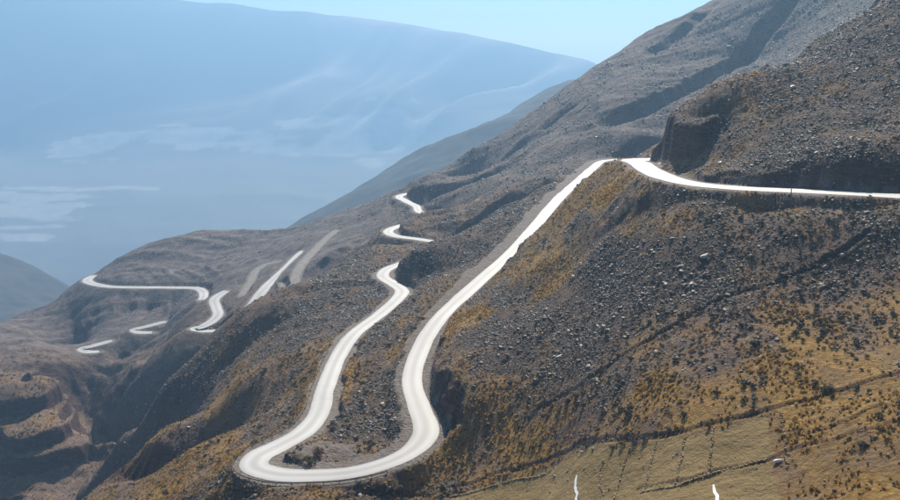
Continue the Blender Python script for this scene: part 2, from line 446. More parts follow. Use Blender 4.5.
# ------------------------------------------------------------------ ground cover zones (u, v, grass, rock, shrub)
ZN = [(760, 60, .1, 1, .1), (850, 40, .05, 1, .1), (880, 130, .1, 1, .15), (800, 130, .05, 1, .1), (740, 120, .3, .75, .1), (720, 140, .25, .8, .1), (780, 90, .2, .85, .1),
      (880, 215, .3, .6, .6), (850, 250, .3, .55, .8), (780, 220, .3, .7, .5), (720, 210, .45, .6, .3), (680, 200, .3, .75, .2), (640, 190, .5, .45, .2), (612, 175, .75, .3, .15), (600, 200, .85, .3, .15), (575, 230, .4, .6, .25),
      (560, 262, .8, .4, .15), (600, 250, .15, .95, .1), (650, 270, .15, .95, .2), (560, 300, .1, 1, .15), (500, 300, .15, .95, .1), (480, 330, .25, .8, .1), (520, 340, .1, 1, .1), (620, 320, .15, .9, .3), (700, 270, .2, .8, .4), (780, 270, .35, .6, .7),
      (470, 320, .7, .4, .1), (560, 350, .2, .85, .35), (640, 360, .3, .6, .75), (720, 330, .4, .4, .95), (820, 320, .55, .3, .95), (890, 320, .6, .2, .8), (600, 390, .55, .4, .75), (700, 370, .5, .3, 1), (520, 400, .5, .5, .5),
      (560, 415, .85, .2, .45), (500, 430, .9, .2, .35), (640, 405, .75, .2, .6), (720, 400, .8, .15, .6), (800, 380, .9, .1, .25), (880, 360, 1, .05, .15), (860, 400, .75, .2, .12), (800, 430, .55, .05, .06), (860, 450, .45, .15, .15), (880, 480, .6, .05, .12), (800, 480, .5, .05, .06), (785, 450, .4, .05, .03),
      (480, 460, .5, .4, .3), (420, 480, .6, .4, .3), (350, 490, .5, .5, .4), (250, 495, .3, .7, .5), (200, 485, .6, .4, .2), (150, 490, .85, .15, .2), (440, 450, .7, .4, .3),
      (350, 410, .3, .75, .5), (380, 380, .35, .65, .5), (365, 350, .4, .5, .6), (355, 385, .65, .4, .5), (400, 330, .4, .6, .4), (440, 290, .45, .6, .25), (480, 250, .15, .8, .15), (390, 425, .1, .95, .2),
      (280, 410, .4, .3, .6), (250, 400, .4, .15, .35), (300, 385, .55, .3, .5), (320, 350, .45, .35, .35), (260, 435, .4, .5, .5), (220, 445, .4, .4, .3), (200, 415, .42, .05, .2), (170, 440, .45, .1, .15), (230, 380, .32, .15, .25),
      (280, 340, .15, .9, .2), (330, 300, .15, .95, .2), (240, 345, .15, .9, .2), (200, 380, .2, .85, .1), (350, 280, .2, .9, .1), (150, 415, .02, .7, 0), (300, 365, .4, .6, .3),
      (320, 260, .25, .3, .1), (350, 230, .25, .35, .1), (270, 300, .15, .35, .1), (190, 345, .15, .3, .1), (150, 365, .25, .25, .1), (380, 210, .2, .4, .1), (430, 185, .1, .85, .1),
      (470, 210, .25, .7, .1), (520, 170, .22, .7, .1), (580, 140, .2, .7, .1), (640, 100, .15, .8, .1), (700, 60, .15, .8, .1), (560, 110, .12, .7, .1), (650, 60, .12, .7, .1), (500, 215, .2, .9, .1),
      (150, 260, 0, .6, .3), (220, 250, 0, .6, .3), (150, 300, .05, .4, .2), (30, 385, .4, .2, .2), (30, 425, .4, .2, .2), (30, 465, .3, .2, .1), (40, 340, .25, .3, .2), (100, 330, .05, .35, .1), (280, 260, .1, .4, .1)]
zp, zw = [], []
for u, v, a, b, c in ZN:
    h = hit(u, v)
    if h is None: continue
    zp.append((h[0], h[1])); zw.append((a, b, c))
zp, zw = np.array(zp), np.array(zw)
sc_ = np.clip(zp[:, 1] / 22, 8, 40)              # reach of each sample grows with distance
ZG = np.zeros(GZ.shape + (3,))
cx = GX + 5 * fbm(GX / 11, GY / 11, 111, 3)
cyy = GY + 9 * fbm(GX / 14, GY / 14, 117, 3)
for r0 in range(0, ND, 40):
    x, y = cx[r0:r0 + 40], cyy[r0:r0 + 40]
    d2 = ((x[..., None] - zp[:, 0]) ** 2 * 2.2 + (y[..., None] - zp[:, 1]) ** 2 * 0.7) / sc_ ** 2
    wgt = 1 / (d2 + 0.05) ** 1.8
    ZG[r0:r0 + 40] = (wgt @ zw) / wgt.sum(-1, keepdims=True)
pat = fbm(GX / 9, GY / 22, 121, 4)
grass = np.clip(ZG[..., 0] + (0.8 - 0.35 * far) * pat * np.sqrt(np.clip(ZG[..., 0] * 1.5, 0, 1)), 0, 1)
rock = np.clip(ZG[..., 1] - 0.55 * pat + 0.3 * fbm(GX / 6, GY / 6, 131, 3), 0, 1)
shrub = np.clip(ZG[..., 2] * (0.6 + 0.9 * fbm(GX / 8, GY / 8, 141, 3)), 0, 1)

# the walled fields below the slope
def poly_mask(pts, X, Y):
    P = [hit(u, v) for u, v in pts]
    P = [p for p in P if p is not None]
    ins = np.zeros(X.shape, bool)
    n = len(P)
    for i in range(n):
        x1, y1 = P[i][:2]; x2, y2 = P[(i + 1) % n][:2]
        c = ((y1 > Y) != (y2 > Y)) & (X < (x2 - x1) * (Y - y1) / (y2 - y1 + 1e-9) + x1)
        ins ^= c
    return ins
jx, jy = GX + 1.2 * fbm(GX / 3, GY / 3, 151, 2), GY + 1.2 * fbm(GX / 3, GY / 3, 157, 2)
field = poly_mask([(395, 515), (452, 494), (510, 477), (562, 459), (640, 443), (718, 428), (766, 414), (772, 440), (776, 470), (785, 515)], jx, jy).astype(float)
steep = np.hypot(*[np.gradient(GZ, axis=0) / np.gradient(GY, axis=0), np.gradient(GZ, axis=1) / np.gradient(GX, axis=1)])
scarp = np.maximum(smooth(1.15, 1.8, steep), smooth(0.75, 1.15, steep) * gorge) * (1 - gravel)

# ------------------------------------------------------------------ material helpers
def new_mat(name):
    m = bpy.data.materials.new(name)
    m.use_nodes = True
    n = m.node_tree
    return m, n, n.nodes['Principled BSDF']
def nd(n, t, **kw):
    o = n.nodes.new(t)
    for k, v in kw.items(): setattr(o, k, v)
    return o
def noise_n(n, co, scale, detail=4, rough=0.55):
    o = nd(n, 'ShaderNodeTexNoise')
    o.inputs['Scale'].default_value = scale
    o.inputs['Detail'].default_value = detail
    o.inputs['Roughness'].default_value = rough
    n.links.new(co, o.inputs['Vector'])
    return o.outputs['Fac']
def ramp(n, fac, stops):
    o = nd(n, 'ShaderNodeValToRGB')
    e = o.color_ramp.elements
    while len(e) < len(stops): e.new(0.5)
    for i, (p, c) in enumerate(stops):
        e[i].position = p
        e[i].color = tuple(c) + (1,)
    n.links.new(fac, o.inputs['Fac'])
    return o.outputs['Color']
def mixc(n, fac, a, b, mode='MIX'):
    o = nd(n, 'ShaderNodeMix', data_type='RGBA', blend_type=mode)
    for s, val in ((0, fac), (6, a), (7, b)):
        if hasattr(val, 'links') or isinstance(val, bpy.types.NodeSocket): n.links.new(val, o.inputs[s])
        elif isinstance(val, (int, float)): o.inputs[s].default_value = val
        else: o.inputs[s].default_value = tuple(val) + (1,)
    return o.outputs[2]
def math_n(n, op, a, b=0.0, clamp=False):
    o = nd(n, 'ShaderNodeMath', operation=op, use_clamp=clamp)
    for s, val in ((0, a), (1, b)):
        if isinstance(val, bpy.types.NodeSocket): n.links.new(val, o.inputs[s])
        else: o.inputs[s].default_value = val
    return o.outputs[0]
def attr_rgb(n, name):
    a = nd(n, 'ShaderNodeAttribute', attribute_name=name)
    s = nd(n, 'ShaderNodeSeparateColor')
    n.links.new(a.outputs['Color'], s.inputs[0])
    return s.outputs[0], s.outputs[1], s.outputs[2]
def bump(n, bsdf, h, dist, strength=1.0):
    b = nd(n, 'ShaderNodeBump')
    b.inputs['Distance'].default_value = dist
    b.inputs['Strength'].default_value = strength
    n.links.new(h, b.inputs['Height'])
    n.links.new(b.outputs[0], bsdf.inputs['Normal'])

# ------------------------------------------------------------------ hillside material
mt_hill, n, bs = new_mat('hillside_ground')
co = nd(n, 'ShaderNodeNewGeometry').outputs['Position']
aG, aR, aF = attr_rgb(n, 'zone_a')     # grass, rock, field
aC, aV, aT = attr_rgb(n, 'zone_b')     # cut earth, gravel verge, trail
def cells(scale):
    v_ = nd(n, 'ShaderNodeTexVoronoi'); v_.inputs['Scale'].default_value = scale; n.links.new(co, v_.inputs['Vector'])
    sc2 = nd(n, 'ShaderNodeSeparateColor'); n.links.new(v_.outputs['Color'], sc2.inputs[0])
    return v_.outputs['Distance'], sc2.outputs[0]
vd1, vc1 = cells(1.1)
vd2, vc2 = cells(0.45)
n1, n2, n3 = noise_n(n, co, 0.9, 6, 0.65), noise_n(n, co, 0.12, 5, 0.6), noise_n(n, co, 3.2, 3, 0.6)
soil = ramp(n, n2, [(.3, (.095, .056, .036)), (.5, (.165, .105, .072)), (.7, (.25, .172, .125))])
soil = mixc(n, math_n(n, 'MULTIPLY', n3, .5), soil, (.23, .165, .125))
stone = ramp(n, n1, [(.3, (.028, .018, .014)), (.5, (.062, .043, .033)), (.68, (.155, .118, .094))])
straw = ramp(n, n1, [(.3, (.17, .090, .022)), (.5, (.31, .180, .045)), (.7, (.46, .29, .082))])
grain = ramp(n, math_n(n, 'MULTIPLY', math_n(n, 'ADD', vc1, vc2), .5), [(.25, (.35, .34, .34)), (.55, (1, 1, 1)), (.85, (1.9, 1.85, 1.8))])
stone = mixc(n, 1.0, stone, grain, 'MULTIPLY')
c = mixc(n, math_n(n, 'SUBTRACT', math_n(n, 'MULTIPLY', aR, 1.5), n3, True), soil, stone)
c = mixc(n, math_n(n, 'SUBTRACT', math_n(n, 'MULTIPLY', aG, 1.7), math_n(n, 'MULTIPLY', n1, 1.1), True), c, straw)
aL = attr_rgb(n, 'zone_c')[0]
lilac_haze = mixc(n, 0.22, ramp(n, n2, [(.3, (.085, .074, .078)), (.5, (.140, .124, .124)), (.7, (.22, .195, .185))]), grain, 'MULTIPLY')  # grey-lilac soil, its cool tone also standing in for haze
c = mixc(n, math_n(n, 'MULTIPLY', aL, .75), c, lilac_haze)
fieldc = ramp(n, n2, [(.3, (.205, .150, .056)), (.5, (.26, .188, .076)), (.7, (.30, .22, .095))])
fieldc = mixc(n, math_n(n, 'MULTIPLY', n3, .35), fieldc, (.35, .23, .11))
c = mixc(n, aF, c, fieldc)
mpg = nd(n, 'ShaderNodeMapping'); mpg.inputs['Scale'].default_value = (.25, .25, 1.9); n.links.new(co, mpg.inputs[0])
cut = ramp(n, noise_n(n, mpg.outputs[0], 0.6, 7, .72), [(.3, (.042, .022, .019)), (.55, (.10, .056, .044)), (.75, (.19, .122, .098))])
c = mixc(n, aC, c, cut)
c = mixc(n, math_n(n, 'MULTIPLY', aT, .95, True), c, (.042, .027, .025))
grav = ramp(n, n1, [(.3, (.15, .125, .105)), (.6, (.25, .215, .19))])
c = mixc(n, aV, c, grav)
n.links.new(c, bs.inputs['Base Color'])
bs.inputs['Roughness'].default_value = 0.9
bs.inputs['Specular IOR Level'].default_value = 0.25
bump(n, bs, math_n(n, 'SUBTRACT', math_n(n, 'ADD', noise_n(n, co, 1.3, 7, .7), math_n(n, 'MULTIPLY', noise_n(n, co, .35, 4, .6), 1.5)), math_n(n, 'MULTIPLY', math_n(n, 'MULTIPLY', vd1, aR), .6)), 0.75, 0.9)

def grid_mesh(name, X, Y, Z):
    r, c_ = X.shape
    me = bpy.data.meshes.new(name)
    nv = r * c_
    i = np.arange((r - 1) * c_).reshape(r - 1, c_)[:, :-1]
    f = np.stack([i, i + 1, i + c_ + 1, i + c_], -1).reshape(-1, 4)
    me.vertices.add(nv)
    me.vertices.foreach_set('co', np.stack([X, Y, Z], -1).astype(np.float32).ravel())
    me.loops.add(f.size)
    me.loops.foreach_set('vertex_index', f.astype(np.int32).ravel())
    me.polygons.add(len(f))
    me.polygons.foreach_set('loop_start', np.arange(0, f.size, 4, dtype=np.int32))
    me.polygons.foreach_set('loop_total', np.full(len(f), 4, np.int32))
    me.polygons.foreach_set('use_smooth', np.ones(len(f), bool))
    me.update(calc_edges=True)
    return me
def color_attr(me, name, a, b, c_):
    at = me.color_attributes.new(name, 'FLOAT_COLOR', 'POINT')
    v = np.stack([a, b, c_, np.ones_like(a)], -1).astype(np.float32)
    at.data.foreach_set('color', v.ravel())
def structure(name, me, mat):
    o = bpy.data.objects.new(name, me)
    COL.objects.link(o)
    if mat: me.materials.append(mat)
    o['kind'] = 'structure'
    return o

me = grid_mesh('hillside', GX, GY, GZ)
bare = np.clip(np.maximum(cutmask, scarp) , 0, 1)
color_attr(me, 'zone_a', grass * (1 - bare), rock * (1 - field), field)
haze_tint = smooth(-30, -120, GX) * smooth(430, 560, GY) + .55 * smooth(560, 700, GY)  # left and far spurs: haze put into the ground colour
haze_tint = haze_tint * (1 - .85 * gorge)
color_attr(me, 'zone_c', np.clip(haze_tint, 0, 1), bare, bare)
color_attr(me, 'zone_b', bare * (1 - field), gravel, trail * (road_off > 3))
structure('hillside', me, mt_hill)

# ------------------------------------------------------------------ far ridges, valley floor and mountains
FP = []
def fd(*l):
    for u, v, D in l: FP.append(PD(u, v, D if D < 2300 else 2300 + (D - 2300) * 1.08))
for u, v, D in ((560, 88, 2280), (520, 109, 2240), (460, 137, 2160), (400, 166, 2100), (345, 197, 2020), (290, 229, 1950), (240, 265, 1900)):
    fd((u, v, D)); x, y, z = PD(u, v, D + 700); FP.append((x, y, z - 450)); x, y, z = PD(u, v + 40, D - 380); FP.append((x, y, z))
for u, v, D in ((-60, 235, 2290), (0, 258, 2240), (40, 272, 2180), (75, 292, 2100), (110, 315, 2040)):
    fd((u, v, D)); x, y, z = PD(u, v, D + 700); FP.append((x, y, z - 360)); x, y, z = PD(u, v + 45, D - 400); FP.append((x, y, z))
for u in (-150, 0, 130, 260, 400):
    fd((u, 252, 3700), (u, 222, 4000), (u, 190, 4350), (u, 150, 4900))

for u, v in ((-400, -60), (-200, -40), (-60, -30), (60, -22), (150, -5), (230, 4), (300, 12), (350, 18), (400, 25), (450, 33), (500, 43), (550, 55), (590, 64), (650, 85), (750, 110), (900, 140), (1100, 150), (1400, 150)):
    D = 6100 + 300 * math.sin(u / 130.0)
    fd((u, v, D)); x, y, z = PD(u, v, (D - 2300) * 1.08 + 2300 + 2100); FP.append((x, y, z - 1200))
    fd((u, v + 45 + (250 - v) * .05, D - 500), (u, v + (150 - v) * .72, D - 1000))
for x in (-4000, -2000, 2500, 4500): FP.append((x, 1200, -600)); FP.append((x, 2500, -700))
fit2 = Fit(FP, 60.0)
t2 = np.linspace(-1.1, 1.1, 520)
d2x = np.geomspace(1020, 9000, 380)
FX = d2x[:, None] * t2[None, :]
FY = np.repeat(d2x[:, None], len(t2), 1)
FZ = fit2(FX, FY)
mtn = smooth(4900, 5700, FY)
rdg = ridged((FX - 0.75 * FY + 380 * fbm(FX / 1100, FY / 1100, 7, 2)) / 1050, FY / 3000, 201, 5)
FZ += mtn * (430 * (ridged((FX - 0.75 * FY + 380 * fbm(FX / 1100, FY / 1100, 7, 2)) / 1050, FY / 3000, 201, 4) - .55) * smooth(6250, 5600, FY) + 14 * fbm(FX / 350, FY / 350, 211, 4))
hills = smooth(3200, 2500, FY)
FZ += hills * (34 * (ridged(FY / 240 + FX / 800, FX / 500, 221, 3) - .55) + 6 * fbm(FX / 60, FY / 60, 231, 3))
FZ += (1 - mtn) * (1 - hills) * 34 * (ridged(FX / 700, FY / 600, 241, 4) - .5)
# pale alluvial fans and dry river beds on the valley floor
fan = np.zeros_like(FZ)
def hitf(u, v):
    X, Z = ray(u, v)
    D = np.geomspace(2800, 8900, 1500)
    r = np.interp(D, d2x, np.arange(len(d2x)))
    c_ = (X - t2[0]) / (t2[1] - t2[0])
    h = FZ[np.round(r).astype(int), int(round(c_))]
    b = np.nonzero(Z * D < h)[0]
    i = b[0] if len(b) else len(D) - 1
    return X * D[i], D[i]
for u, v, ru, ry in ((85, 146, 34, 90), (190, 138, 60, 150), (265, 140, 62, 190), (330, 143, 30, 120), (370, 135, 45, 180), (30, 212, 60, 130), (-10, 195, 80, 60), (130, 187, 70, 35), (20, 237, 34, 40), (60, 190, 60, 40)):
    x0, y0 = hitf(u, v)
    rx = ru / F * y0
    g = 1 - np.sqrt(((FX - x0) / rx) ** 2 + ((FY - y0) / ry) ** 2) + 1.7 * fbm(FX / 420, FY / 90, 251 + int(u) % 7, 6)
    fan = np.maximum(fan, smooth(0.0, 0.2, g))
mt_far, n, bs = new_mat('mountain_ground')
co = nd(n, 'ShaderNodeNewGeometry').outputs['Position']
fa, fb, fc = attr_rgb(n, 'zone_a')
c = ramp(n, noise_n(n, co, .004, 8, .65), [(.3, (.055, .046, .034)), (.5, (.095, .075, .055)), (.7, (.16, .125, .095))])
rg, rm, _x = attr_rgb(n, 'zone_b')
c = mixc(n, math_n(n, 'MULTIPLY', rm, .85), c, ramp(n, math_n(n, 'ADD', math_n(n, 'MULTIPLY', rg, .8), math_n(n, 'MULTIPLY', noise_n(n, co, .003, 8, .7), .3)), [(.25, (.025, .025, .022)), (.55, (.085, .068, .052)), (.9, (.34, .27, .21))]))  # bare crests pale, ravines dark: relief shading painted into the colour
c = mixc(n, fb, c, ramp(n, noise_n(n, co, .02, 6, .65), [(.35, (.055, .052, .045)), (.65, (.105, .095, .08))]))
flo = math_n(n, 'SUBTRACT', math_n(n, 'SUBTRACT', 1.0, fb, True), math_n(n, 'MULTIPLY', fc, 1.6), True)
c = mixc(n, math_n(n, 'MULTIPLY', flo, .8), c, (.30, .27, .235))  # pale bare floor, lightened further to stand in for low haze
c = mixc(n, math_n(n, 'MULTIPLY', fa, math_n(n, 'MULTIPLY', noise_n(n, co, .012, 6, .7), 1.15, True)), c, (.62, .57, .52))
n.links.new(c, bs.inputs['Base Color'])
bs.inputs['Roughness'].default_value = 0.95
bs.inputs['Specular IOR Level'].default_value = 0.1
me = grid_mesh('far_mountains', FX, FY, FZ)
color_attr(me, 'zone_a', fan, hills, mtn)
color_attr(me, 'zone_b', np.clip((rdg - .35) * 2, 0, 1), mtn, mtn)
structure('far_mountains', me, mt_far)

# ------------------------------------------------------------------ roads
mt_road, n, bs = new_mat('pale_road')
co = nd(n, 'ShaderNodeNewGeometry').outputs['Position']
ra, rb, rc = attr_rgb(n, 'lane')        # |offset from centre line|, edge wear
c = ramp(n, noise_n(n, co, .05, 3, .5), [(.3, (.385, .383, .38)), (.5, (.445, .443, .44)), (.7, (.51, .508, .505))])
def band(mid, half):                      # 1 on a worn strip at a given offset from the centre line
    return math_n(n, 'SUBTRACT', 1.0, math_n(n, 'MULTIPLY', math_n(n, 'ABSOLUTE', math_n(n, 'SUBTRACT', ra, mid)), 1.0 / half), True)
c = mixc(n, math_n(n, 'MULTIPLY', band(.5, .34), math_n(n, 'MULTIPLY', noise_n(n, co, .04, 3, .5), 1.1, True)), c, (.61, .61, .608))
c = mixc(n, math_n(n, 'MULTIPLY', band(.05, .22), math_n(n, 'MULTIPLY', noise_n(n, co, .05, 3, .5), .7)), c, (.32, .308, .29))
edge = math_n(n, 'SUBTRACT', math_n(n, 'MULTIPLY', ra, 6), math_n(n, 'ADD', 3.9, math_n(n, 'MULTIPLY', noise_n(n, co, .3, 5, .7), 2.6)), True)
c = mixc(n, edge, c, (.30, .28, .26))
n.links.new(c, bs.inputs['Base Color'])
bs.inputs['Roughness'].default_value = 0.6
bs.inputs['Specular IOR Level'].default_value = 0.35
bump(n, bs, noise_n(n, co, 2.5, 5, .6), 0.05, 0.5)
mt_track, n, bs = new_mat('grey_dirt_track')
co = nd(n, 'ShaderNodeNewGeometry').outputs['Position']
c = ramp(n, noise_n(n, co, .3, 6, .6), [(.3, (.20, .18, .165)), (.7, (.30, .275, .25))])
n.links.new(c, bs.inputs['Base Color'])
bs.inputs['Roughness'].default_value = 0.95

def ribbon(name, L, mat, lift=0.0):
    k = 17
    s = np.linspace(-1, 1, k)
    tan = np.gradient(L[:, :2], axis=0)
    tan /= np.linalg.norm(tan, axis=1, keepdims=True) + 1e-9
    nx, ny = -tan[:, 1], tan[:, 0]
    q = np.arange(len(L))
    wl = L[:, 3] * (1 + 0.10 * fbm(q / 9.0, q * 0.0, 301, 4)); wr = L[:, 3] * (1 + 0.10 * fbm(q / 9.0, q * 0.0, 311, 4))
    wv = np.where(s[None, :] < 0, wl[:, None], wr[:, None])
    if mat == mt_track: wv = wv * (.72 + .35 * fbm(q / 4.0, q * 0.0, 331, 3))[:, None]
    X = L[:, None, 0] + nx[:, None] * wv * s
    Y = L[:, None, 1] + ny[:, None] * wv * s
    Z = np.repeat(L[:, 2:3], k, 1) + lift - 0.10 * (np.abs(s) ** 2)[None, :]
    me = grid_mesh(name, X, Y, Z)
    color_attr(me, 'lane', np.repeat(np.abs(s)[None], len(L), 0), np.zeros_like(X), np.zeros_like(X))
    o = structure(name, me, mat)
    if me.polygons[0].normal.z < 0: me.flip_normals()
    return o
for k, L in road_lines:
    ribbon('dirt_track' if k == 't' else 'road', L, mt_track if k == 't' else mt_road, 0.06)

# ------------------------------------------------------------------ loose rocks, grass and shrubs
def tri_mesh(name, V, Fc, mat, smooth_=False):
    me = bpy.data.meshes.new(name)
    me.from_pydata([tuple(v) for v in V], [], Fc)
    me.materials.append(mat)
    if smooth_:
        for p in me.polygons: p.use_smooth = True
    me.update()
    return me
mt_rock, n, bs = new_mat('scree_rock')
oi = nd(n, 'ShaderNodeObjectInfo').outputs['Random']
co = nd(n, 'ShaderNodeNewGeometry').outputs['Position']
c = ramp(n, oi, [(0, (.028, .020, .016)), (.4, (.080, .060, .048)), (.8, (.20, .160, .132)), (1, (.42, .35, .295))])
c = mixc(n, math_n(n, 'MULTIPLY', noise_n(n, co, 2.0, 4), .35), c, (.10, .07, .055))
n.links.new(c, bs.inputs['Base Color'])
bs.inputs['Roughness'].default_value = 0.62
bs.inputs['Specular IOR Level'].default_value = 0.5
mt_straw, n, bs = new_mat('dry_grass')
oi = nd(n, 'ShaderNodeObjectInfo').outputs['Random']
c = ramp(n, oi, [(0, (.22, .125, .038)), (.5, (.40, .25, .078)), (1, (.56, .39, .14))])
n.links.new(c, bs.inputs['Base Color'])
bs.inputs['Roughness'].default_value = 0.8
tr = nd(n, 'ShaderNodeBsdfTranslucent'); n.links.new(c, tr.inputs[0])
mx = nd(n, 'ShaderNodeMixShader'); mx.inputs[0].default_value = 0.55
n.links.new(bs.outputs[0], mx.inputs[1]); n.links.new(tr.outputs[0], mx.inputs[2])
n.links.new(mx.outputs[0], n.nodes['Material Output'].inputs['Surface'])
mt_shrub, n, bs = new_mat('dark_shrub_leaf')
oi = nd(n, 'ShaderNodeObjectInfo').outputs['Random']
c = ramp(n, oi, [(0, (.022, .024, .015)), (.6, (.045, .046, .026)), (1, (.085, .072, .038))])
n.links.new(c, bs.inputs['Base Color'])
bs.inputs['Roughness'].default_value = 0.8

def make_rock(seed, big=False):
    r = np.random.default_rng(seed)
    bm = bmesh.new()
    bmesh.ops.create_icosphere(bm, subdivisions=2 if big else 1, radius=0.5)
    sx, sy, sz = r.uniform(.8, 1.35), r.uniform(.6, 1.0), r.uniform(.42, .8)
    planes = []
    for _ in range(7):
        d = r.normal(size=3); d /= np.linalg.norm(d)
        planes.append((Vector(d), r.uniform(.26, .42)))
    for v in bm.verts:
        p = v.co.copy()
        for d, k in planes:
            e = p.dot(d) - k
            if e > 0: p -= d * e
        p *= 1 + r.uniform(-.06, .06)
        v.co = (p.x * sx, p.y * sy, p.z * sz)
    me = bpy.data.meshes.new('rock')
    bm.to_mesh(me); bm.free()
    me.materials.append(mt_rock)
    return me
def make_tuft(seed):
    r = np.random.default_rng(seed)
    V, Fc = [], []
    for k in range(34):
        a = r.uniform(0, 2 * math.pi); rad = r.uniform(0, .28); ln = r.uniform(.30, .62); lean = r.uniform(.1, .8)
        bx, by = math.cos(a) * rad, math.sin(a) * rad
        tx, ty = bx + math.cos(a) * lean * ln, by + math.sin(a) * lean * ln
        wv = .05
        px, py = -math.sin(a) * wv, math.cos(a) * wv
        i = len(V)
        V += [(bx - px, by - py, -.08), (bx + px, by + py, -.08), ((bx + tx) / 2 + px, (by + ty) / 2 + py, ln * .6), ((bx + tx) / 2 - px, (by + ty) / 2 - py, ln * .6), (tx, ty, ln * (1 - .3 * lean))]
        Fc += [(i, i + 1, i + 2, i + 3), (i + 3, i + 2, i + 4)]
    return tri_mesh('tuft', V, Fc, mt_straw)
def make_shrub_mesh(seed, nleaf=130, ls=.11, mat=None):
    r = np.random.default_rng(seed)
    V, Fc = [], []
    lob = [(r.uniform(-.28, .28), r.uniform(-.28, .28), r.uniform(.15, .36), r.uniform(.20, .32)) for _ in range(6)]
    for k in range(nleaf):
        lx, ly, lz, lr = lob[r.integers(len(lob))]
        d = r.normal(size=3); d /= np.linalg.norm(d)
        if d[2] < -.3: d[2] *= -1
        p = np.array([lx, ly, lz]) + d * lr * r.uniform(.65, 1.05)
        if p[2] < 0: p[2] = r.uniform(0, .1)
        a = r.normal(size=3); a /= np.linalg.norm(a)
        b = np.cross(a, d); b /= np.linalg.norm(b) + 1e-6
        i = len(V)
        s = ls * r.uniform(.7, 1.4)
        V += [p - b * s * .5, p + a * s * .6, p + b * s * .5, p - a * s * .6]
        Fc.append((i, i + 1, i + 2, i + 3))
    for k in range(5):                                            # stems
        a = r.uniform(0, 6.283); i = len(V)
        V += [(0.02, 0, -.1), (-.02, 0, -.1), (math.cos(a) * .25, math.sin(a) * .25, .4)]
        Fc.append((i, i + 1, i + 2))
    return tri_mesh('shrub', V, Fc, mat or mt_shrub)

def proto_collection(name, meshes):
    c_ = bpy.data.collections.new(name)
    for m in meshes:
        c_.objects.link(bpy.data.objects.new(name + '_form', m))
    return c_
def scatter(name, pts, rot, scl, idx, protos, label, cat):
    me = bpy.data.meshes.new(name)
    me.vertices.add(len(pts))
    me.vertices.foreach_set('co', np.asarray(pts, np.float32).ravel())
    a = me.attributes.new('rot', 'FLOAT_VECTOR', 'POINT'); a.data.foreach_set('vector', np.asarray(rot, np.float32).ravel())
    a = me.attributes.new('scl', 'FLOAT_VECTOR', 'POINT'); a.data.foreach_set('vector', np.asarray(scl, np.float32).ravel())
    a = me.attributes.new('pick', 'INT', 'POINT'); a.data.foreach_set('value', np.asarray(idx, np.int32))
    me.update()
    o = bpy.data.objects.new(name, me)
    COL.objects.link(o)
    g = bpy.data.node_groups.new(name, 'GeometryNodeTree')
    g.interface.new_socket('Geometry', in_out='INPUT', socket_type='NodeSocketGeometry')
    g.interface.new_socket('Geometry', in_out='OUTPUT', socket_type='NodeSocketGeometry')
    gi, go = g.nodes.new('NodeGroupInput'), g.nodes.new('NodeGroupOutput')
    ci = g.nodes.new('GeometryNodeCollectionInfo')
    ci.inputs['Collection'].default_value = protos
    ci.inputs['Separate Children'].default_value = True
    ci.inputs['Reset Children'].default_value = True
    ip = g.nodes.new('GeometryNodeInstanceOnPoints')
    ip.inputs['Pick Instance'].default_value = True
    def na(nm, ty):
        k = g.nodes.new('GeometryNodeInputNamedAttribute'); k.data_type = ty; k.inputs['Name'].default_value = nm
        return k.outputs['Attribute']
    L = g.links.new
    L(gi.outputs[0], ip.inputs['Points']); L(ci.outputs[0], ip.inputs['Instance'])
    L(na('pick', 'INT'), ip.inputs['Instance Index'])
    e2r = g.nodes.new('FunctionNodeEulerToRotation')
    L(na('rot', 'FLOAT_VECTOR'), e2r.inputs[0]); L(e2r.outputs[0], ip.inputs['Rotation'])
    L(na('scl', 'FLOAT_VECTOR'), ip.inputs['Scale'])
    L(ip.outputs[0], go.inputs[0])
    md = o.modifiers.new('scatter', 'NODES'); md.node_group = g
    o['kind'] = 'stuff'; o['label'] = label; o['category'] = cat
    return o
def samp(grid, x, y): return height(x, y, grid)
def candidates(N, d0, d1, knee):
    """even over the ground out to the knee distance, thinning beyond it"""
    A1 = (min(knee, d1) ** 2 - d0 ** 2) / 2
    A2 = knee ** 2 * math.log(d1 / knee) if d1 > knee else 0
    k = rng.random(N) * (A1 + A2)
    D = np.where(k < A1, np.sqrt(d0 ** 2 + 2 * np.minimum(k, A1)), knee * np.exp(np.maximum(k - A1, 0) / knee ** 2))
    t = rng.uniform(-.60, .60, N)
    return t * D, D
free = (road_off > 0.8).astype(float) * (1 - gravel) * (1 - 0.35 * bare)

# rocks -----------------------------------------------------------
x, y = candidates(1900000, 125, 950, 330)
pr = samp(np.maximum(rock, .75 * bare) * free * (1 - field * .97), x, y)
cl = 0.35 + 1.1 * np.clip(fbm(x / 7, y / 5, 401, 4) + .35, 0, 1.2)
thin = 1 - .55 * smooth(480, 700, y) - .38 * smooth(-60, -130, x) * smooth(520, 580, y)
keep = rng.random(len(x)) < np.clip((pr ** 1.5 * cl * .85 + .012 * samp(free, x, y)) * thin, 0, 1)
x, y = x[keep], y[keep]
size = np.clip(0.31 * np.exp(rng.normal(0, .52, len(x))), .16, 1.25) * np.maximum(1, y / 330) ** .85
size *= 0.75 + 0.6 * samp(rock, x, y)
z = height(x, y) + size * .04
big = np.argsort(-size / y)                       # those that show largest become single things
vis = np.zeros(len(x), bool)
cand = big[:2600]
Zs, Ds = z[cand] / y[cand], y[cand]
for j, i_ in enumerate(cand):
    ds = np.linspace(110, y[i_] - 2.5, 160)
    vis[i_] = np.all(height(x[i_] / y[i_] * ds, ds) < (z[i_] + .4) / y[i_] * ds) and abs(x[i_] / y[i_]) < .49 and z[i_] / y[i_] > -.56
